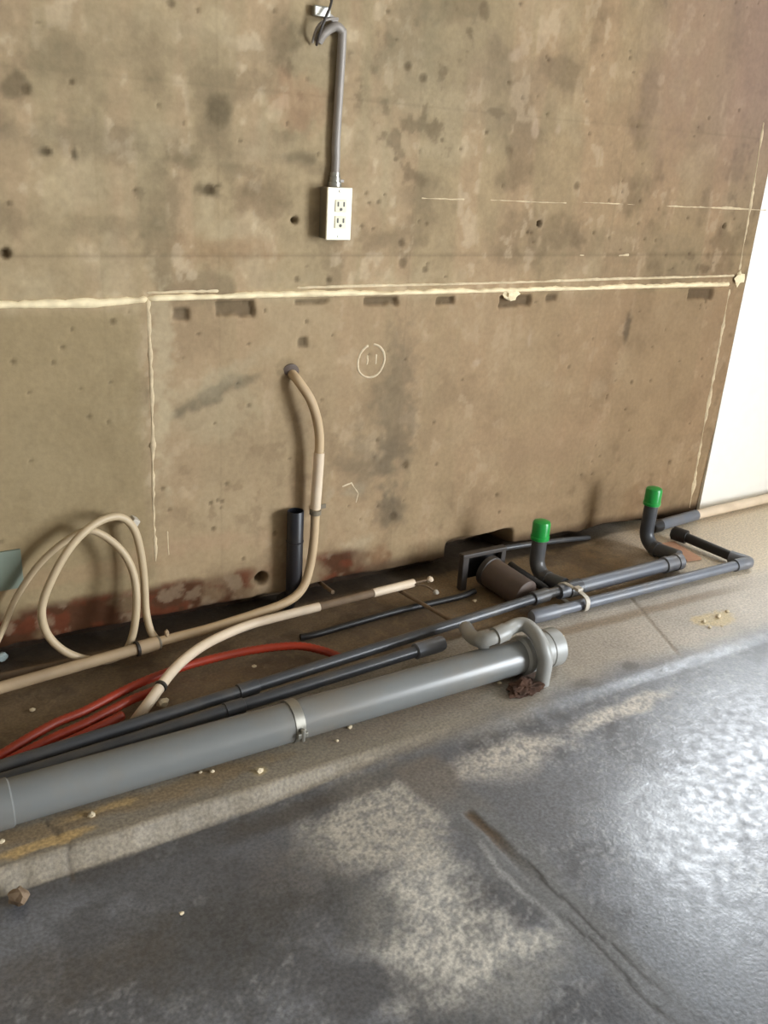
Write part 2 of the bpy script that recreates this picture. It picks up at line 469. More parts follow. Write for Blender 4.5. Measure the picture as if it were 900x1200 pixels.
bead('mortar_line', [W(776, 241), W(830, 243), W(900, 246)], .010, .0012, m_faint, 12, ragg=.5)
bead('mortar_line', [W(490, 232), W(548, 234)], .010, .0012, m_faint, 13, ragg=.5)
bead('mortar_line', [W(676, 299), W(688, 299)], .009, .0012, m_faint, 14)
bead('mortar_line', [W(722, 300), W(740, 299)], .009, .0012, m_faint, 15)
lump('plaster_dab', W(600, 345, -.003), (.026, .008, .016), m_seam, wall_back, 3)
lump('plaster_dab', W(866, 326, -.003), (.022, .010, .022), m_seam, wall_back, 4)
# chalk mark: number 11 in a ring
m_chalk = mat('chalk', (204, 186, 156), .95, .12, 90, .2)
cc = W(435, 423); 
ring = [cc + Vector((.042 * math.cos(a) * (1 + .05 * math.sin(2 * a)), -.001, .045 * math.sin(a))) for a in [math.radians(100 + 350 * k / 40) for k in range(41)]]
bead('chalk_ring', ring, .0085, .0012, m_chalk, 20, .010, .25)
bead('chalk_digit', [W(430, 413), W(431, 422), W(429, 431)], .0085, .0012, m_chalk, 21, .010, .25)
bead('chalk_digit', [W(441, 411), W(441, 421), W(440, 431)], .0085, .0012, m_chalk, 22, .010, .25)
bead('chalk_scrawl', [W(398, 572), W(412, 566), W(420, 578), W(416, 592)], .009, .001, m_chalk, 23, .008, .3)

# ------------------------------------------------------------------ the floor
fx = axis([(XL, -0.15, 0.06), (-0.15, 3.15, 0.006), (3.15, XR, 0.08)])
fy = axis([(YF, -1.85, 0.08), (-1.85, 0.0, 0.006), (0.0, 0.16, 0.02)])
FX, FY = np.meshgrid(fx, fy, indexing='ij')
f_big = fbm(FX * 2.6 + 3, FY * 2.6, 111); f_mid = fbm(FX * 10, FY * 10, 121); f_fine = fbm(FX * 60, FY * 60, 131, 4, .7); f_sp = fbm(FX * 120, FY * 120, 141, 3, .8)
YK = -0.735                                           # front edge of the ledge the pipes lie on
C = np.ones(FX.shape + (3,)) * np.array(lin((116, 115, 115)))
A = np.zeros(FX.shape)                                # roughness offset
C = mixc(C, (88, 87, 88), sst(.45, .62, f_big) * .6)
C = mixc(C, (68, 66, 66), sst(.50, .66, f_mid) * .55)
C = mixc(C, (172, 168, 160), sst(.50, .66, f_sp * .6 + f_fine * .4) * .5 * sst(.35, .6, fbm(FX * 6, FY * 6, 161)))
def fstain(px, py, a, b, rgb, s, rag=1.0, rough=0.0, speck=0.0, rot=0.0):
    global C, A
    p = G(px, py)
    dx, dy = FX - p.x, FY - p.y
    if rot:
        c_, s_ = math.cos(rot), math.sin(rot); dx, dy = dx * c_ + dy * s_, -dx * s_ + dy * c_
    d = np.sqrt((dx / a) ** 2 + (dy / b) ** 2) + rag * (f_mid - .5) * 1.6 + rag * .5 * (f_fine - .5)
    w = sst(1.2, .45, d)
    ws = w * (1 - speck + speck * sst(.42, .54, f_sp * .6 + f_fine * .4))
    C = mixc(C, rgb, ws * s); A = A + rough * w
# worn, chalky patches in the dark screed
fstain(525, 1090, .16, .20, (220, 208, 188), .95, rough=.25, speck=.6)
fstain(440, 955, .16, .14, (206, 192, 170), .85, rough=.2, speck=.6)
fstain(340, 1010, .10, .10, (112, 104, 96), .6, speck=.5)
fstain(600, 880, .16, .07, (206, 190, 168), .9, rough=.25, speck=.6)
fstain(720, 835, .22, .03, (222, 206, 184), .85, rough=.25, speck=.5, rot=.05)
fstain(800, 960, .14, .14, (168, 166, 164), .7, speck=.6)
fstain(640, 940, .14, .12, (110, 108, 106), .6, speck=.4)
fstain(250, 1080, .22, .16, (62, 60, 58), .8, speck=.3)
fstain(100, 1120, .18, .10, (84, 76, 68), .7, speck=.3)
fstain(420, 1050, .07, .10, (66, 66, 66), .7, speck=.2)
fstain(560, 1180, .20, .06, (82, 82, 82), .7, speck=.3)
fstain(800, 1130, .18, .12, (112, 112, 112), .7, speck=.3)
fstain(380, 925, .25, .03, (78, 70, 62), .7)
# mortar-coloured ledge along the wall, soil-coloured behind the pipes
soft = sst(.7, 1.3, FX)
led = sst(YK - .012 - .07 * soft, YK - .002 + .03 * soft, FY + (.014 + .05 * soft) * (f_mid - .5) - .06 * sst(1.1, 1.5, FX) * sst(2.9, 1.5, FX))
lc = np.ones(FX.shape + (3,)) * np.array(lin((138, 124, 103)))
t = sst(.7, 2.0, FX)[..., None]
lc = lc * (1 - t) + np.array(lin((182, 168, 150))) * t
lc = lc * (1 + .30 * sst(1.9, 2.5, FX)[..., None])
C = C * (1 - led[..., None]) + lc * led[..., None] * (0.82 + .36 * f_mid[..., None])
A = A + led * (.3 - .2 * sst(1.6, 2.4, FX))
fstain(120, 950, .4, .03, (150, 116, 66), .5)
fstain(60, 985, .12, .012, (206, 166, 100), .75, rag=1.6)
fstain(130, 945, .08, .012, (206, 168, 108), .7, rag=1.6)
fstain(305, 905, .02, .016, (214, 186, 130), .8)
fstain(520, 815, .25, .03, (140, 118, 92), .6)
fstain(460, 845, .2, .03, (132, 112, 92), .5)
fstain(620, 792, .06, .04, (84, 52, 32), .85)
fstain(840, 725, .06, .03, (206, 178, 118), .7, rag=1.6)
fstain(740, 780, .03, .02, (84, 76, 68), .7)
fstain(685, 800, .05, .025, (100, 92, 82), .6)
fstain(790, 650, .05, .10, (196, 152, 124), .8)
soil = sst(-.40, -.36, FY + .05 * (f_mid - .5)) * sst(2.28, 2.05, FX + .1 * (f_mid - .5))
C = mixc(C, (108, 85, 56), soil * .9)
C = mixc(C, (134, 106, 68), soil * sst(.9, 1.6, FX) * .7)
C = mixc(C, (76, 56, 36), soil * sst(.5, .62, f_mid) * .6)
C = mixc(C, (126, 106, 76), soil * sst(.55, .7, f_fine) * .5)
far = sst(2.15, 2.4, FX) * sst(-.5, -.42, FY)
C = mixc(C, (222, 200, 168), far * .85)
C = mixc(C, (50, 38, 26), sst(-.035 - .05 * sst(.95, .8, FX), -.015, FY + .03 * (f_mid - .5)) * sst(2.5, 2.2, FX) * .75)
C = mixc(C, (136, 112, 82), sst(.03, .008, abs(FY + .505 + .03 * (FX - 2.0) + .02 * (f_mid - .5))) * sst(1.45, 1.6, FX) * sst(2.45, 2.1, FX) * .75)
C = mixc(C, (54, 48, 42), sst(.075, .0, YK - .010 - FY + .04 * (f_mid - .5)) * (FY < YK - .006) * sst(.85, .4, FX) * .6)  # shadow line of the ledge's step, painted on the floor at its base
# heights: step in front of the ledge fades out to the right
step = .040 * sst(1.15, .40, FX)
Z = -step * sst(YK + .022, YK - .006, FY + .012 * (f_mid - .5)) - .004 * sst(YK, YK - .05, FY)
Z = Z + .003 * (f_big - .5) + .0009 * (f_mid - .5) + .0003 * (f_fine - .5) + led * (.002 * (f_mid - .5) + .0005 * (f_fine - .5))
Z = Z - soil * .012 + soil * .012 * (f_mid - .5)
# saw joint / trench patched with grey mortar running out from the wall
pa, pb = Vector((.922, -.76, 0)), Vector((.975, -1.66, 0))
dirj = (pb - pa); Lj = math.hypot(dirj.x, dirj.y); ux, uy = dirj.x / Lj, dirj.y / Lj
sj = (FX - pa.x) * ux + (FY - pa.y) * uy
tj = -(FX - pa.x) * uy + (FY - pa.y) * ux
wv = .03 * (fbm(FX * 9, FY * 9, 151) - .5)
patch = sst(.060, .030, abs(tj + wv * 2)) * sst(0, .03, sj) * sst(.80, .6, sj)
C = mixc(C, (116, 112, 106), patch * .8); A = A + patch * .25
C = mixc(C, (124, 106, 86), patch * sst(.24, .0, sj + .3 * (f_mid - .5)) * .6)
groove = sst(.015, .006, abs(tj + wv * .8)) * sst(.19, .21, sj) * sst(.46, .30, sj)
C = mixc(C, (92, 84, 74), groove * .8)
C = mixc(C, (86, 62, 34), groove * sst(.36, .26, sj) * .9)
Z = Z - .0025 * groove
for off, a, b in ((.012, .34, .74), (-.016, .46, .80)):
    cr = sst(.005, .002, abs(tj - off + wv * 1.2 + .02 * (f_mid - .5))) * sst(a, a + .05, sj) * sst(b, b - .1, sj)
    C = mixc(C, (48, 42, 36), cr * .85); Z = Z - .0003 * cr
edge = sst(.007, .003, abs(tj + .034 + wv * 1.5)) * sst(.25, .3, sj) * sst(.55, .5, sj)
C = mixc(C, (196, 190, 180), edge * .4); Z = Z + .0002 * edge
# second joint on the right and cracks across the ledge
qa, qb = G(715, 672), G(800, 772)
dq = qb - qa; Lq = math.hypot(dq.x, dq.y)
sq = ((FX - qa.x) * dq.x + (FY - qa.y) * dq.y) / Lq; tq = (-(FX - qa.x) * dq.y + (FY - qa.y) * dq.x) / Lq
cr = sst(.008, .003, abs(tq + .01 * (f_mid - .5))) * sst(-.02, .02, sq) * sst(Lq, Lq - .05, sq)
C = mixc(C, (130, 112, 88), cr * .6); Z = Z - .0015 * cr
for px, py in ((60, 970), (80, 1000)):
    p = G(px, py)
    cr = sst(.006, .002, abs(FX - p.x + .06 * (f_mid - .5))) * sst(.035, .02, abs(FY - p.y))
    C = mixc(C, (84, 70, 54), cr * .7); Z = Z - .002 * cr
bare = (1 - led)[..., None]
C = C * (bare * np.array((.86, .93, 1.04)) + (1 - bare) * np.array((.86, .90, .95)))
A = np.clip(A, 0, .5)
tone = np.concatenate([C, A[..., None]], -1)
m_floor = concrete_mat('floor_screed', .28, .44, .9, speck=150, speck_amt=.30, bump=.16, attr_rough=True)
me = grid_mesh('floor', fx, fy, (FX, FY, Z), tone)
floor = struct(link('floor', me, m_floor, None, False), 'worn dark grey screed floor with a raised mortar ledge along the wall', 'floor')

# ------------------------------------------------------------------ rest of the room shell
m_white = mat('white_paint', (244, 241, 232), .7, .02, 20, .05)
m_grey = mat('room_plaster', (150, 142, 130), .9, .08, 6, .1)
m_ceil = mat('ceiling_concrete', (140, 134, 124), .9, .08, 6, .1)
def slab(name, lo, hi, m, label=None, cat=None):
    lo, hi = Vector(lo), Vector(hi)
    o = box(name, (lo + hi) / 2, hi - lo, m)
    return struct(o, label, cat)
# white wall carries on from the concrete, with a window opening above head-frame height
bm = bmesh.new()
x0, x1, z0, z1 = WIN
for lo, hi in (((X_EDGE, 0.0, -.06), (x0, .14, ZC)), ((x1, 0.0, -.06), (XR, .14, ZC)), ((x0, 0.0, -.06), (x1, .14, z0)), ((x0, 0.0, z1), (x1, .14, ZC))):
    lo, hi = Vector(lo), Vector(hi)
    bm_box(bm, (lo + hi) / 2, hi - lo)
struct(bm_obj('wall_white', bm, m_white), 'bright white painted wall beside the bare concrete', 'wall')
m_frame = mat('window_frame_paint', (225, 225, 222), .5, .03)
wf = bpy.data.objects.new('window_1', None); col.objects.link(wf); wf.location = ((x0 + x1) / 2, .07, z0)
struct(wf, 'white framed window in the white wall', 'window')
kids = []
for nme, c, s in (('frame', ((x0 + x1) / 2, .07, z0 + .02), (x1 - x0, .06, .04)), ('frame', ((x0 + x1) / 2, .07, z1 - .02), (x1 - x0, .06, .04)),
             ('frame', (x0 + .02, .07, (z0 + z1) / 2), (.04, .06, z1 - z0 - .08)), ('frame', (x1 - .02, .07, (z0 + z1) / 2), (.04, .06, z1 - z0 - .08))):
    kids.append(box(nme, c, s, m_frame))
adopt(wf, *kids)
bm = bmesh.new()
y0, y1, dz0, dz1 = DOOR
for lo, hi in (((XR, y1, -.06), (XR + .12, .14, ZC)), ((XR, YF, -.06), (XR + .12, y0, ZC)), ((XR, y0, dz1), (XR + .12, y1, ZC))):
    lo, hi = Vector(lo), Vector(hi)
    bm_box(bm, (lo + hi) / 2, hi - lo)
struct(bm_obj('wall_right', bm, m_grey), 'plastered side wall with a wide open doorway', 'wall')
slab('wall_left', (XL - .1, YF, -.06), (XL, .14, ZC), m_grey, 'plastered wall at the far left end', 'wall')
slab('wall_front', (XL - .1, YF - .1, -.06), (XR + .12, YF, ZC), m_grey, 'plastered wall behind the viewer', 'wall')
slab('ceiling', (XL - .1, YF - .1, ZC), (XR + .12, .14, ZC + .1), m_ceil, 'bare concrete ceiling', 'ceiling')

# ------------------------------------------------------------------ materials of the fittings
m_pvc = mat('grey_pvc', (112, 114, 113), .26, .05, 8, 0, dirt=(126, 112, 92), dirt_amt=.45, dirt_scale=7)
m_pvc_l = mat('light_grey_pvc', (150, 150, 146), .38, .05, 12, 0, dirt=(120, 108, 90), dirt_amt=.4)
m_pvc_d = mat('dark_grey_pvc', (66, 68, 72), .35, .08, 14, 0, dirt=(104, 96, 84), dirt_amt=.4, dirt_scale=12)
m_pvc_m = mat('mid_grey_pvc', (104, 108, 116), .38, .08, 14, 0, dirt=(120, 110, 98), dirt_amt=.35, dirt_scale=12)
m_blk = mat('black_rubber', (26, 24, 24), .45, .2, 20)
m_nvy = mat('black_pipe', (24, 26, 34), .4, .15, 20, dirt=(70, 62, 54), dirt_amt=.3)
m_brn = mat('dusty_brown_pipe', (84, 70, 62), .6, .12, 12, .1, dirt=(100, 82, 62), dirt_amt=.5)
m_bei = mat('beige_conduit', (196, 170, 134), .55, .06, 20, 0, dirt=(150, 124, 92), dirt_amt=.5, dirt_scale=10)
m_bei2 = mat('dusty_beige_conduit', (178, 154, 122), .65, .08, 20, .05, dirt=(120, 100, 76), dirt_amt=.6, dirt_scale=10)
m_cab = mat('cream_cable', (190, 170, 138), .5, .05, 20, 0, dirt=(158, 136, 106), dirt_amt=.4)
m_wht = mat('white_conduit', (226, 206, 180), .5, .05, 20, 0, dirt=(184, 160, 128), dirt_amt=.4)
m_red = mat('orange_red_conduit', (158, 50, 26), .45, .15, 14, 0, dirt=(110, 50, 30), dirt_amt=.5)
m_grn = mat('green_cap', (28, 150, 62), .3, .06, 20)
m_mtl = mat('galvanised_steel', (164, 162, 154), .35, .1, 40, .05, metal=.8)
m_mtd = mat('grey_steel_conduit', (150, 142, 134), .5, .08, 30, .05, metal=.15)
m_box = mat('outlet_plate', (244, 238, 214), .4, .02, 20)
m_boxs = mat('outlet_box_body', (120, 110, 92), .55, .06, 20)
m_slot = mat('socket_dark', (70, 66, 54), .5, .05, 20)
m_iface = mat('socket_insert', (222, 212, 180), .4, .03, 20)
m_rod = mat('dusty_rod', (118, 98, 76), .75, .12, 30, .1)
m_stl = mat('dark_steel', (52, 48, 46), .55, .15, 20, .1, dirt=(90, 76, 62), dirt_amt=.4)
m_rust = mat('rusty_rag', (74, 50, 36), .95, .35, 30, .6, dirt=(48, 34, 24), dirt_amt=.7, dirt_scale=25)
m_teal = mat('teal_paint', (118, 128, 114), .7, .08, 12, .1)
m_blue = mat('pale_blue_plastic', (170, 186, 186), .5, .08, 20)
m_peb = mat('pale_crumb', (206, 190, 160), .9, .15, 40, .3)
m_board = mat('pinkish_board', (190, 146, 118), .85, .12, 16, .15, dirt=(150, 116, 90), dirt_amt=.5)
m_tie = mat('pale_tie', (188, 180, 166), .5, .06, 20)
m_drk = mat('dark_rubber_tie', (44, 38, 32), .6, .1, 20)

def ringband(name, c, d, r, L, m, parent, seg=20):
    c = Vector(c); d = Vector(d).normalized()
    return lathe(name, c - d * L / 2, c + d * L / 2, [(0, r - .001), (.001, r), (L - .001, r), (L, r - .001)], m, parent, seg)

# ------------------------------------------------------------------ outlet box on the wall
BD = .038
o1, o2, o3, o4 = W(384, 219, -BD), W(413, 219, -BD), W(380, 281, -BD), W(409, 281, -BD)
bx, bz = (o1.x + o2.x + o3.x + o4.x) / 4, (o1.z + o3.z) / 2
bw, bh = o2.x - o1.x, o1.z - o3.z
E_box = empty('outlet_box', (bx, 0, bz), 'cream faced double electrical outlet box on the concrete wall', 'outlet')
parts = [box('box_body', (bx, -BD / 2 + .002, bz), (bw * .97, BD - .002, bh * .98), m_boxs, bevel=.003),
         box('cover_plate', (bx, -BD - .002, bz), (bw, .006, bh), m_box, bevel=.002)]
for k in (1, -1):
    s = box('socket', (bx + .003, -BD - .0055, bz + k * bh * .155), (bw * .46, .003, bh * .23), m_iface, bevel=.001)
    parts.append(s)
    sl = [box('slot', (bx + .003 + q * .008, -BD - .0072, bz + k * bh * .155 + .004), (.004, .001, .011), m_slot) for q in (-1, 1)]
    sl.append(ringband('earth_hole', (bx + .003, -BD - .0072, bz + k * bh * .155 - .008), (0, 1, 0), .0038, .0012, m_slot, None, 12))
    adopt(s, *sl)
for k in (1, -1):
    parts.append(ringband('screw', (bx, -BD - .0055, bz + k * bh * .43), (0, 1, 0), .0032, .002, m_mtl, None, 12))
adopt(E_box, *parts)
# conduit down to the box, hooked over at the top
cy = -.0125
ctop, cbot = W(401, 45, cy), W(391, 214, cy)
cpath = [Vector((bx, cy, bz + bh / 2 + .012)), Vector((bx + .001, cy, bz + bh / 2 + .06)), cbot.lerp(ctop, .3), cbot.lerp(ctop, .6), ctop] + [W(400, 36, cy), W(394, 31, cy), W(386, 34, cy + .004), W(378, 41, cy + .008), W(373, 49, cy + .014)]
E_con = empty('wall_conduit', (bx, 0, bz + bh / 2 + .012), 'thin grey steel conduit rising from the outlet box to a hooked end', 'conduit')
k1 = tube('conduit_tube', spline(cpath, 8), .0105, m_mtd)
zc = bz + bh / 2
k2 = lathe('box_connector', (bx, cy, zc + .001), (bx, cy, zc + .05), [(0, .017), (.010, .017), (.011, .014), (.022, .014), (.023, .0125), (.032, .0125)], m_mtl)
k3 = box('connector_screw', (bx + .017, cy - .004, zc + .014), (.010, .007, .007), m_mtd, bevel=.001)
adopt(E_con, k1, k2, k3)
E_clip = empty('ceiling_hanger', W(374, 15), 'small metal hanger bracket with dark wires above the hooked conduit', 'bracket')
a = W(374, 14)
k1 = box('bracket_plate', (a.x, -.010, a.z), (.042, .016, .022), m_mtl, bevel=.003)
k2 = box('bracket_tab', (a.x + .026, -.012, a.z - .010), (.034, .005, .012), m_mtd, rot=Matrix.Rotation(.5, 3, 'Y'), bevel=.002)
k3 = tube('wire', spline([W(371, 53, -.012), W(374, 40, -.03), W(381, 22, -.036), (W(388, 4, -.03)), W(391, -20, -.02)], 6), .0032, m_stl, seg=8)
k4 = tube('wire', spline([W(366, 50, -.012), W(370, 36, -.022), W(377, 26, -.026), W(388, 22, -.02), W(396, 22, -.012)], 6), .003, m_mtd, seg=8)
adopt(E_clip, k1, k2, k3, k4)

# ------------------------------------------------------------------ beige hose out of the wall and along its foot
hp = [W(338, 434, .03), W(344, 440, -.01), W(352, 450, -.035), W(365, 471, -.05), W(373, 500, -.05), W(374, 530, -.045), W(370, 590, -.04), W(368, 630, -.045), W(363, 665, -.055), W(354, 690, -.07), W(335, 706, -.085), W(300, 719, -.095), W(250, 735, -.10), W(205, 747, -.105), W(183, 753, -.11)]
r0 = .0125
E_h = empty('beige_hose', Vector((hp[7].x, hp[7].y, 0)), 'beige flexible conduit bending out of the wall and down to the wall foot', 'hose')
sp = spline(hp, 8)
k1 = tube('hose', sp, r0, m_bei)
k2 = tube('wrapped_joint', [p for p in sp[40:50]], .0145, m_wht)
p, q = W(369.5, 600, -.042), W(368.5, 612, -.042)
k3 = ringband('clamp', p, q - p, .0165, .014, m_boxs, None)
k4 = box('clamp_tab', (p.x + .03, -.012, p.z), (.035, .004, .012), m_boxs)
k5 = lathe('wall_collar', W(340, 436, .004), W(344, 441, -.02), [(0, .024), (.003, .024), (.006, .016)], m_brn)
adopt(E_h, k1, k2, k3, k4, k5)
# thick conduit with couplings from the left
a, b = G(183, 754, .026), G(0, 806, .026)
d = (b - a).normalized()
E_c = empty('wall_foot_conduit', Vector((a.x, a.y, 0)), 'thick beige conduit lying along the left foot of the wall with two couplings', 'conduit')
k1 = tube('conduit_tube', [a + d * .015, a + d * .3, b, b + d * .5], .0145, m_bei2)
k2 = ringband('coupling', a + d * .022, d, .018, .05, m_bei2, None)
k3 = ringband('coupling_ring', a + d * .05, d, .0195, .008, m_drk, None)
k4 = ringband('coupling_ring', a - d * .006, d, .0185, .006, m_boxs, None)
k5 = lump('coupling_bolt', a - d * .03 + Vector((0, 0, .02)), (.007, .007, .012), m_bei2, None, 5, 1, .1)
adopt(E_c, k1, k2, k3, k4, k5)
a2, b2 = G(100, 771, -.002), G(0, 793, -.002)
d2 = (b2 - a2).normalized()
o = tube('grey_conduit', [a2 + d2 * -.06, a2, b2, b2 + d2 * .5], .009, m_rod)
tag(o, 'thin dusty conduit behind the thick beige one at the wall foot', 'conduit')

# cream cable coiled in a loop
cab = [(182, 748, -.105), (176, 738, -.09), (171, 715, -.07), (169, 680, -.06), (165, 648, -.055), (158, 622, -.05), (146, 608, -.05), (130, 606, -.055), (108, 616, -.07), (85, 638, -.085), (66, 668, -.095), (52, 700, -.10), (49, 722, -.105), (56, 744, -.11), (74, 762, -.115), (98, 772, -.12), (124, 774, -.12), (146, 764, -.11), (156, 742, -.10), (160, 708, -.09), (157, 675, -.075), (146, 650, -.065), (128, 632, -.055), (108, 622, -.05), (90, 626, -.045), (66, 642, -.04), (42, 666, -.035), (18, 702, -.035), (4, 736, -.04), (-14, 775, -.06)]
E_k = empty('coiled_cable', (W(170, 740, -.1).x, -.1, 0), 'cream electrical cable coiled in a large loop at the left wall foot', 'cable')
sp = spline([W(*c) for c in cab], 6)
k1 = tube('cable', sp, [.0098 if i < len(sp) * .7 else .0098 - .003 * (i / len(sp) - .7) / .3 for i in range(len(sp))], m_cab, seg=12)
p = W(157, 611, -.035)
k2 = box('cable_clip', p, (.018, .03, .02), m_tie, rot=Matrix.Rotation(.6, 3, 'Y'), bevel=.003)
adopt(E_k, k1, k2)

# white conduit ending in loose capped wires
wc = [G(158, 845, -.02), G(174, 824, .022), G(200, 789, .038), G(222, 768, .038), G(250, 750, .036), G(290, 733, .03), G(330, 722, .032), G(374, 711, .034)]
E_w = empty('white_conduit', Vector((wc[4].x, wc[4].y, 0)), 'curved off white conduit with a grey sleeve and two capped wire ends', 'conduit')
k1 = tube('conduit_tube', spline(wc, 8), .0125, m_wht)
g0, g1, g2 = G(372, 711.5, .034), G(437, 695, .036), G(485, 683, .038)
k2 = tube('sleeve', [g0, g0.lerp(g1, .5), g1], .0115, m_rod)
k3 = lathe('end_pipe', g1, g2, hollow((g2 - g1).length, .0125, .010), m_wht)
w1 = G(504, 679, .042); w2 = G(511, 694, .03)
k4 = tube('wire', spline([g1.lerp(g2, .9), g2.lerp(w1, .5), w1], 5), .0035, m_rod, seg=8)
k5 = tube('wire', spline([g1.lerp(g2, .9), g2.lerp(w2, .5) + Vector((0, 0, .006)), w2], 5), .003, m_rod, seg=8)
k6 = lump('wire_cap', w1, (.011, .010, .009), m_wht, None, 8, 2, .08)
k7 = lump('wire_cap', w2, (.009, .009, .007), m_tie, None, 9, 2, .08)
p, q = G(189, 804, .036), G(183, 812, .033)
k8 = ringband('tie', p, q - p, .0145, .008, m_drk, None)
adopt(E_w, k1, k2, k3, k4, k5, k6, k7, k8)

# red conduits
reds = [[(-30, 912, .011), (0, 886, .011), (60, 850, .012), (100, 833, .012), (150, 807, .012), (185, 792, .012), (230, 777, .012), (290, 763, .016), (345, 757, .02), (380, 763, .016), (400, 771, .011)],
        [(-30, 924, .011), (0, 898, .011), (60, 866, .011), (100, 848, .011), (150, 822, .011), (172, 813, .011), (182, 809, .011)],
        [(10, 907, .011), (50, 884, .011), (100, 860, .011), (132, 844, .011), (144, 838, .011)]]
for i, (pts, lb) in enumerate(zip(reds, ('longest red conduit, arching behind the white conduit to the dark pipes', 'middle of three red conduits at the left, ending under the white conduit', 'shortest red conduit, lowest of three, nearest the dark pipes'))):
    P = spline([G(*p) for p in pts], 10)
    P2 = []; rr = []
    n = int(sum((b - a).length for a, b in zip(P, P[1:])) / .006)
    # resample evenly so the corrugation is regular
    acc = [0]
    for a, b in zip(P, P[1:]): acc.append(acc[-1] + (b - a).length)
    j = 0
    for k in range(n + 1):
        s_ = acc[-1] * k / n
        while j < len(P) - 2 and acc[j + 1] < s_: j += 1
        t = (s_ - acc[j]) / max(1e-6, acc[j + 1] - acc[j])
        P2.append(P[j].lerp(P[j + 1], t)); rr.append(.0112 - (.0014 if k % 2 else 0))
    o = tube('red_conduit', P2, rr, m_red, seg=12, angle=180)
    tag(o, lb, 'conduit', 'red conduits on the soil')

# ------------------------------------------------------------------ drainage: big grey pipe
RB = .044; YB = -.602; zb = RB + .002
xe = G(640, 757, zb).x
E_b = empty('drain_pipe', (0.7, YB, 0), 'large grey plastic drain pipe lying along the ledge', 'pipe')
k1 = lathe('pipe', (-.9, YB - .004, zb), (xe, YB, zb), [(0, RB), (xe + .9 - .06, RB)], m_pvc, seg=40)
k2 = lathe('end_socket', (xe - .10, YB, zb), (xe + .04, YB, zb), [(0, RB), (.006, RB + .006), (.02, RB + .006), (.022, RB + .004), (.085, RB + .004), (.087, RB + .006), (.120, RB + .006), (.124, RB + .003), (.124, RB - .004), (.03, RB - .004), (.03, 0)], m_pvc_l, seg=40)
xj = G(12, 938, zb).x
k3 = lathe('coupling', (xj - .14, YB - .003, zb), (xj, YB - .003, zb), [(0, RB), (.002, RB + .003), (.138, RB + .003), (.141, RB)], m_pvc, seg=40)
xk = G(343, 845, zb).x
k4 = lathe('pipe_clamp', (xk - .011, YB, zb), (xk + .011, YB, zb), [(0, RB), (.0, RB + .003), (.022, RB + .003), (.022, RB)], m_mtl, seg=40)
k5 = box('clamp_flange', (xk, YB - RB * .74 - .008, zb + RB * .05 - .006), (.024, .030, .012), m_mtl, bevel=.002)
k6 = ringband('clamp_bolt', (xk, YB - RB - .008, zb - .004), (0, 0, 1), .0055, .030, m_mtl, None, 10)
adopt(k4, k5, k6)
for k in (k5, k6): k.matrix_parent_inverse = Matrix.Identity(4)
adopt(E_b, k1, k2, k3, k4)

# small grey trap hose over the big pipe's end
tp = [G(546, 736, .070), G(552, 745, .088), G(562, 750, .104), G(574, 748, .114), G(590, 741, .120), G(602, 734, .120), G(614, 732, .122), G(626, 741, .116), (G(635, 757, .10)), G(639, 774, .066), G(636, 794, .018), G(635, 801, .0)]
E_t = empty('trap_hose', (tp[-1].x, tp[-1].y, 0), 'light grey curved drain hose looping over the end of the big pipe', 'hose')
sp = spline(tp, 8)
k1 = tube('hose', sp, .0185, m_pvc_l, seg=18)
k2 = tube('coupling', sp[17:23], .0225, m_pvc_l, seg=18)
k3 = tube('coupling', sp[27:34], .0225, m_pvc_l, seg=18)
adopt(E_t, k1, k2, k3)
o = lump('rusty_rag', G(614, 806, .008) , (.046, .028, .016), m_rust, None, 4, 4, .3)
tag(o, 'crumpled rust brown rag on the floor under the big pipe end', 'rag')

# ------------------------------------------------------------------ narrow dark pipes alongside
z1_ = .032
z1_ = .046
fa, fb = G(0, 915, z1_), G(514, 755, z1_)
E_f = empty('dark_pipe', Vector((fb.x, fb.y, 0)), 'dark grey narrow pipe directly behind the big pipe with a capped end', 'pipe', 'narrow dark pipes')
dd = (fa - fb).normalized()
k1 = tube('pipe', [fb, fa, fa + Vector((-.9, .01, 0))], .0145, m_pvc_d)
fj = G(272, 827, z1_)
tj_ = (fj - fb).dot(dd)
k2 = ringband('coupling', fb + dd * tj_, dd, .0175, .045, m_pvc_d, None)
k3 = lathe('end_cap', fb + dd * .075, fb - dd * .02, [(0, .0175), (.002, .0205), (.08, .0205), (.088, .018), (.092, .010), (.093, 0)], m_pvc_m)
adopt(E_f, k1, k2, k3)
ra, rb = G(0, 899, .044), G(655, 692, .036)
dd = (ra - rb).normalized()
E_r = empty('dark_pipe', Vector((rb.x, rb.y, 0)), 'long dark grey pipe running from the left edge to the nearer green capped elbow', 'pipe', 'narrow dark pipes')
k1 = tube('pipe', [rb, ra, ra + Vector((-.9, .015, 0))], .0145, m_pvc_d)
rj = (G(285, 806, .032) - rb).dot(dd)
k2 = ringband('coupling', rb + dd * rj, dd, .0175, .05, m_pvc_d, None)
k3 = ringband('coupling', rb + dd * .08, dd, .0205, .06, m_pvc_d, None)
adopt(E_r, k1, k2, k3)

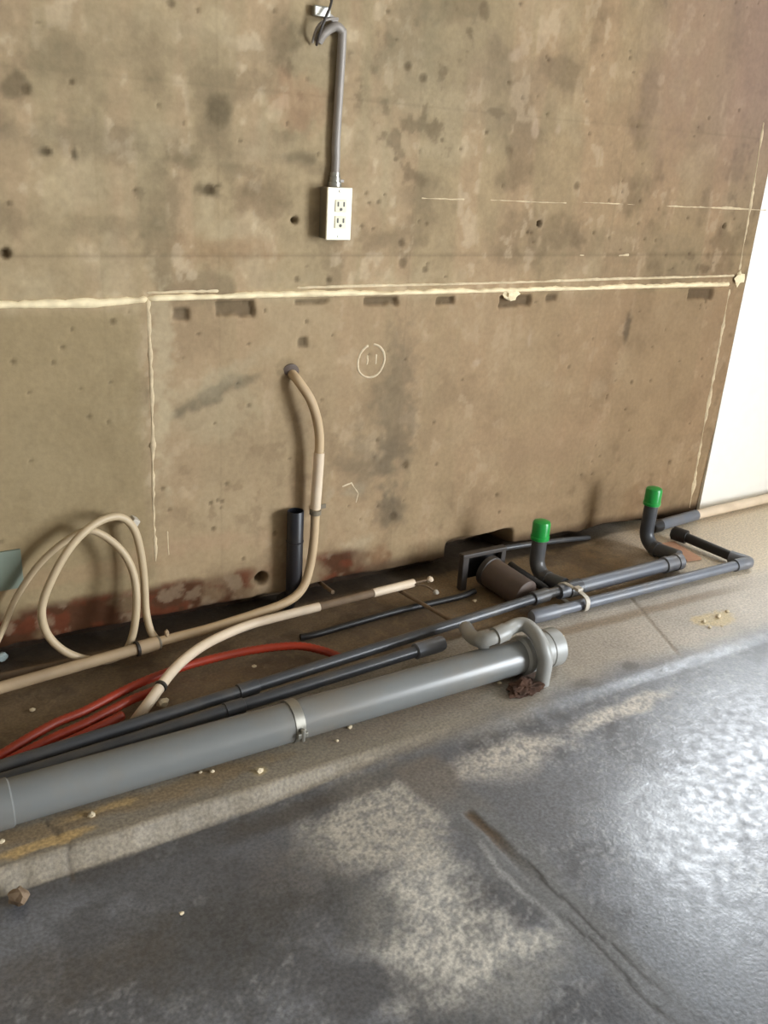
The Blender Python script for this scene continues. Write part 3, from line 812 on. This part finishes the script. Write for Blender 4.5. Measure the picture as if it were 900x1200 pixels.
def capped_elbow(base, top, out, label):
    """vertical stub with a green cap, bending to a horizontal outlet"""
    E = empty('capped_elbow', Vector((base.x, base.y, 0)), label, 'pipe elbow', 'green capped elbows')
    pts = [top, top.lerp(base, .5), base + Vector((0, 0, .055))]
    c = base + Vector((0, 0, .0))
    hd = Vector((out.x - base.x, out.y - base.y, 0)).normalized()
    R_ = .052
    arc = [base + Vector((0, 0, .055)) + hd * R_ * (1 - math.cos(a)) + Vector((0, 0, -R_ * math.sin(a))) for a in [math.radians(9 * k) for k in range(1, 11)]]
    pts = pts + arc + [out]
    k1 = tube('elbow', pts, .0235, m_pvc_d, seg=22)
    k2 = ringband('socket', arc[-1] - hd * .004, hd, .0262, .022, m_pvc_d, None, 22)
    ht = .062
    k3 = lathe('cap', top - Vector((0, 0, .045)), top + Vector((0, 0, .1)), [(0, .0275), (.001, .029), (.010, .029), (.011, .0275), (.052, .0275), (.058, .025), (.061, .018), (.062, 0)], m_grn, seg=26)
    adopt(E, k1, k2, k3)
    return E
eb1 = G(627, 672, .02); 
et1 = Vector((eb1.x, eb1.y, W(633, 616, eb1.y).z))
capped_elbow(eb1, et1, Vector((eb1.x + .01, rb.y + .024, eb1.z + .012)), 'dark elbow with bright green cap, the nearer left one')
eb2 = G(755, 638, .02)
et2 = Vector((eb2.x, eb2.y, W(764, 577, eb2.y).z))
ub = G(793, 658.5, .03)
capped_elbow(eb2, et2, Vector((eb2.x + .01, ub.y + .026, eb2.z + .010)), 'dark elbow with bright green cap, the farther right one near the corner')
# grey pipe between the elbows
ua = rb + Vector((-.004, -.002, -.003))
dd = (ub - ua).normalized()
E_u = empty('grey_pipe', Vector((ua.x, ua.y, 0)), 'mid grey pipe joining the two green capped elbows', 'pipe')
k1 = tube('pipe', [ua, ua.lerp(ub, .5), ub], .022, m_pvc_m, seg=20)
k2 = lathe('end_socket', ub - dd * .065, ub + dd * .02, [(0, .022), (.002, .027), (.018, .027), (.019, .025), (.055, .025), (.056, .028), (.078, .028), (.08, .02), (.08, 0)], m_pvc_m)
k3 = ringband('coupling', ua + dd * .06, dd, .026, .05, m_pvc_d, None)
adopt(E_u, k1, k2, k3)
# lower pipe with elbow and black return to the wall
la, lb_ = G(628, 722, .022), G(868, 661, .022)
lc_ = G(882, 655, .022); ld = G(800, 628, .03)
E_l = empty('grey_pipe', Vector((la.x, la.y, 0)), 'grey pipe nearest the open floor turning back at an elbow on the right', 'pipe')
k1 = tube('pipe', [la, la.lerp(lb_, .5), lb_], .0165, m_pvc_m)
dl = (lb_ - la).normalized(); db = (ld - lc_).normalized()
cor = lb_ + dl * .035
k2 = tube('elbow', spline([lb_ - dl * .03, lb_, cor, cor + db * .035, cor + db * .06], 6), .0205, m_pvc_m)
k3 = tube('return_pipe', [cor + db * .04, ld, ld + db * .04], .0165, m_blk)
k4 = lathe('end_cap', la + dl * .08, la - dl * .02, [(0, .017), (.002, .0205), (.085, .0205), (.096, .017), (.1, .008), (.1005, 0)], m_pvc_m)
k5 = ringband('return_joint', ld + db * .01, db, .024, .05, m_blk, None)
adopt(E_l, k1, k2, k3, k4, k5)
# strap tying the right-hand pipes together
p = G(673, 700, .03)
E_s = empty('pipe_strap', Vector((p.x, p.y, 0)), 'pale tie strap around the grey pipes beside the nearer elbow', 'strap')
yc = (ua.y + la.y) / 2; hw = abs(ua.y - la.y) / 2 + .028
bm = bmesh.new()
prof = [(hw * math.copysign(min(1, abs(math.cos(a)) ** .5), math.cos(a)), .030 + .0285 * math.copysign(abs(math.sin(a)) ** .7, math.sin(a))) for a in [2 * math.pi * k / 28 for k in range(28)]]
rings = []
for dx_, sc_ in ((-.007, 1), (.007, 1), (.007, .93), (-.007, .93)):
    rings.append([bm.verts.new((p.x + dx_ + .15 * yy * 0, yc + yy * sc_, .030 + (zz - .030) * sc_)) for yy, zz in prof])
for a, b in zip(rings, rings[1:] + rings[:1]):
    for k in range(28): bm.faces.new((a[k], a[(k + 1) % 28], b[(k + 1) % 28], b[k]))
k1 = bm_obj('band', bm, m_tie, None, True, 40)
k2 = box('buckle', (p.x + .004, yc - .012, .060), (.020, .022, .010), m_tie, bevel=.002)
adopt(E_s, k1, k2)

# ------------------------------------------------------------------ clutter between pipes and wall
o = tube('black_hose', spline([G(598, 662, .052), G(606, 668, .048), G(618, 676, .036), G(632, 685, .02), G(643, 692, .008)], 8), .0125, m_blk)
tag(o, 'short black hose slanting beside the brown pipe towards the elbow', 'hose')
# small steel support at the wall
f1 = G(541, 686, .0); yfr = f1.y
ht = W(533, 655, yfr).z
E_fr = empty('pipe_support', Vector((f1.x + .07, yfr, 0)), 'small dark steel support frame standing near the wall behind the brown pipe', 'support')
k1 = box('post', (f1.x, yfr, ht / 2 - .006), (.022, .022, ht + .012), m_stl, bevel=.003)
k2 = box('top_bar', (f1.x + .07, yfr, ht + .004), (.165, .024, .014), m_stl, bevel=.003)
k3 = box('post', (f1.x + .142, yfr, ht / 2 - .006), (.018, .022, ht + .012), m_stl, bevel=.003)
k4 = box('shade_panel', (f1.x + .07, yfr + .014, ht * .55), (.15, .005, ht * .8), m_blk)  # black sheet standing in for the darkness seen through the frame
adopt(E_fr, k1, k2, k3, k4)
bb = G(617, 698, .024); ba = Vector((bb.x - .028, yfr - .016, .044))
E_bp = empty('brown_pipe', Vector((ba.x, ba.y, 0)), 'wide dusty brown pipe sloping from the dark support down to the dark pipes', 'pipe')
Lb = (bb - ba).length
k1 = lathe('pipe', ba, bb, [(0, .046), (Lb - .004, .046), (Lb, .040), (Lb, 0)], m_brn, seg=28)
k2 = lathe('collar', ba, bb, [(0, .046), (.0, .049), (.016, .049), (.018, .046)], m_stl, seg=28)
adopt(E_bp, k1, k2)
o = tube('grey_wall_tube', spline([W(545, 651, -.03), W(600, 641, -.03), W(650, 634, -.03), W(690, 630, -.02)], 5), .009, m_pvc_d, seg=12)
tag(o, 'thin grey tube along the wall foot behind the nearer elbow', 'pipe')
o = tube('black_cable', spline([G(352, 747, .0), G(372, 743, .002), G(420, 729, .002), G(470, 715, .002), G(510, 706, .002), G(540, 699, .002), G(556, 693, .002)], 6), .0095, m_blk, seg=12)
tag(o, 'thin black cable on the soil between the red conduits and the dark support frame', 'cable')
for (a, b, lbl) in (((366, 676), (390, 694), 'thin dusty rod leaning under the grey sleeve near the hose'), ((468, 692), (530, 728), 'thin dusty rod crossing from the white pipe end to dark pipes')):
    a, b = G(*a, .015), G(*b, .034)
    tag(tube('steel_rod', [a, a.lerp(b, .5), b], .006, m_rod, seg=10), lbl, 'rod', 'dusty rods')
# black pipe stub standing at the wall behind the hose
p0, p1 = W(349, 598, -.034), W(342, 682, -.034)
xs = (p0.x + p1.x) / 2
E_st = empty('black_pipe_stub', (xs, -.034, 0), 'short upright black pipe at the wall behind the beige hose', 'pipe')
k1 = lathe('pipe', (xs, -.034, p1.z - .02), (xs, -.034, p0.z), hollow(p0.z - p1.z + .02, .023, .020), m_nvy)
k2 = ringband('ring', (xs, -.034, (p0.z * .58 + p1.z * .42)), (0, 0, 1), .0245, .006, m_nvy, None, 24)
k3 = tube('lower_bend', spline([(xs, -.034, p1.z), (xs - .004, -.034, p1.z - .03), (xs - .02, -.036, p1.z - .065), (xs - .035, -.036, .03)], 6), .020, m_blk)
adopt(E_st, k1, k2, k3)
# right-hand corner: conduit along the white wall
a, b, c = G(783, 622, .02), G(826, 611, .02), G(900, 589, .02)
yw = -.045
A_, B_, C_ = Vector((a.x, yw - .03, .024)), Vector((b.x, yw - .012, .024)), Vector((c.x + .9, yw + .02, .024))
E_wc = empty('floor_conduit', Vector((B_.x, B_.y, 0)), 'white conduit on the floor along the white wall with grey end', 'conduit')
k1 = tube('conduit_tube', [B_, B_.lerp(C_, .5), C_], .018, m_wht)
k2 = tube('grey_sleeve', [A_, A_.lerp(B_, .5), B_ + (C_ - B_).normalized() * .01], .0205, m_pvc_m)
k3 = ringband('black_end', A_ - (B_ - A_).normalized() * .02, B_ - A_, .023, .05, m_blk, None)
adopt(E_wc, k1, k2, k3)
# flat scraps
p = G(797, 648, 0)
o = box('board_scrap', (p.x, p.y, .006), (.06, .14, .008), m_board, rot=Matrix.Rotation(-.15, 3, 'Z'), bevel=.001)
tag(o, 'pinkish flat board scrap on the floor behind the far elbow outlet', 'board')
p = W(6, 668)
o = box('teal_patch', (p.x, -.004, p.z), (.075, .006, .10), m_teal, bevel=.001)
tag(o, 'faded teal square plate on the wall at the left edge', 'plate')
o = lump('plastic_scrap', G(2, 770, .012), (.014, .012, .012), m_blue, None, 12, 2, .2)
tag(o, 'pale blue plastic scrap at the left wall foot', 'scrap')
o = lump('mortar_stone', G(22, 1050, -.024), (.016, .014, .016), m_rod, None, 14, 2, .2)
tag(o, 'small grey stone below the ledge at the left', 'stone')
o = lump('mortar_stone', G(191, 823, .006), (.014, .012, .010), m_peb, None, 15, 2, .2)
tag(o, 'pale mortar lump beside the lower end of the white conduit', 'stone')
crumbs = ((107, 955, .007, 'on the ledge above the yellow scraped mark'), (2, 986, .006, 'on the ledge at the left edge'), (304, 903, .008, 'on the ledge left of the pipe clamp'),
          (410, 852, .006, 'on the ledge right of the pipe clamp'), (130, 1002, .004, 'on the face of the ledge'), (213, 1070, .004, 'alone on the dark floor at lower left'),
          (298, 781, .006, 'on the soil under the red arch'), (38, 832, .006, 'on the soil between beige and red conduits'), (235, 905, .004, 'touching the big pipe, left of a twin'),
          (249, 904, .005, 'touching the big pipe, right of a twin'), (556, 704, .006, 'on the soil by the dark support'), (585, 800, .006, 'left of the brown rag'),
          (395, 868, .004, 'lowest on the ledge below the clamp'), (660, 745, .004, 'past the big pipe end'), (825, 728, .007, 'leftmost in the yellow patch'),
          (842, 722, .009, 'biggest, in the middle of the yellow patch'), (852, 716, .006, 'farthest back in the yellow patch'), (832, 735, .006, 'nearest the viewer in the yellow patch'), (846, 733, .005, 'rightmost at the front of the yellow patch'))
for i, (px, py, r, where) in enumerate(crumbs):
    q = G(px, py)
    zf = -.040 if (q.y < YK and q.x < .6) else (-.012 if q.y > -.36 and q.x < 2 else 0)
    o = lump('crumb', G(px, py, zf + r * .4), (r * 1.2, r, r * .7), m_peb, None, 30 + i, 1, .2)
    tag(o, 'pale mortar crumb ' + where, 'crumb', 'pale mortar crumbs')
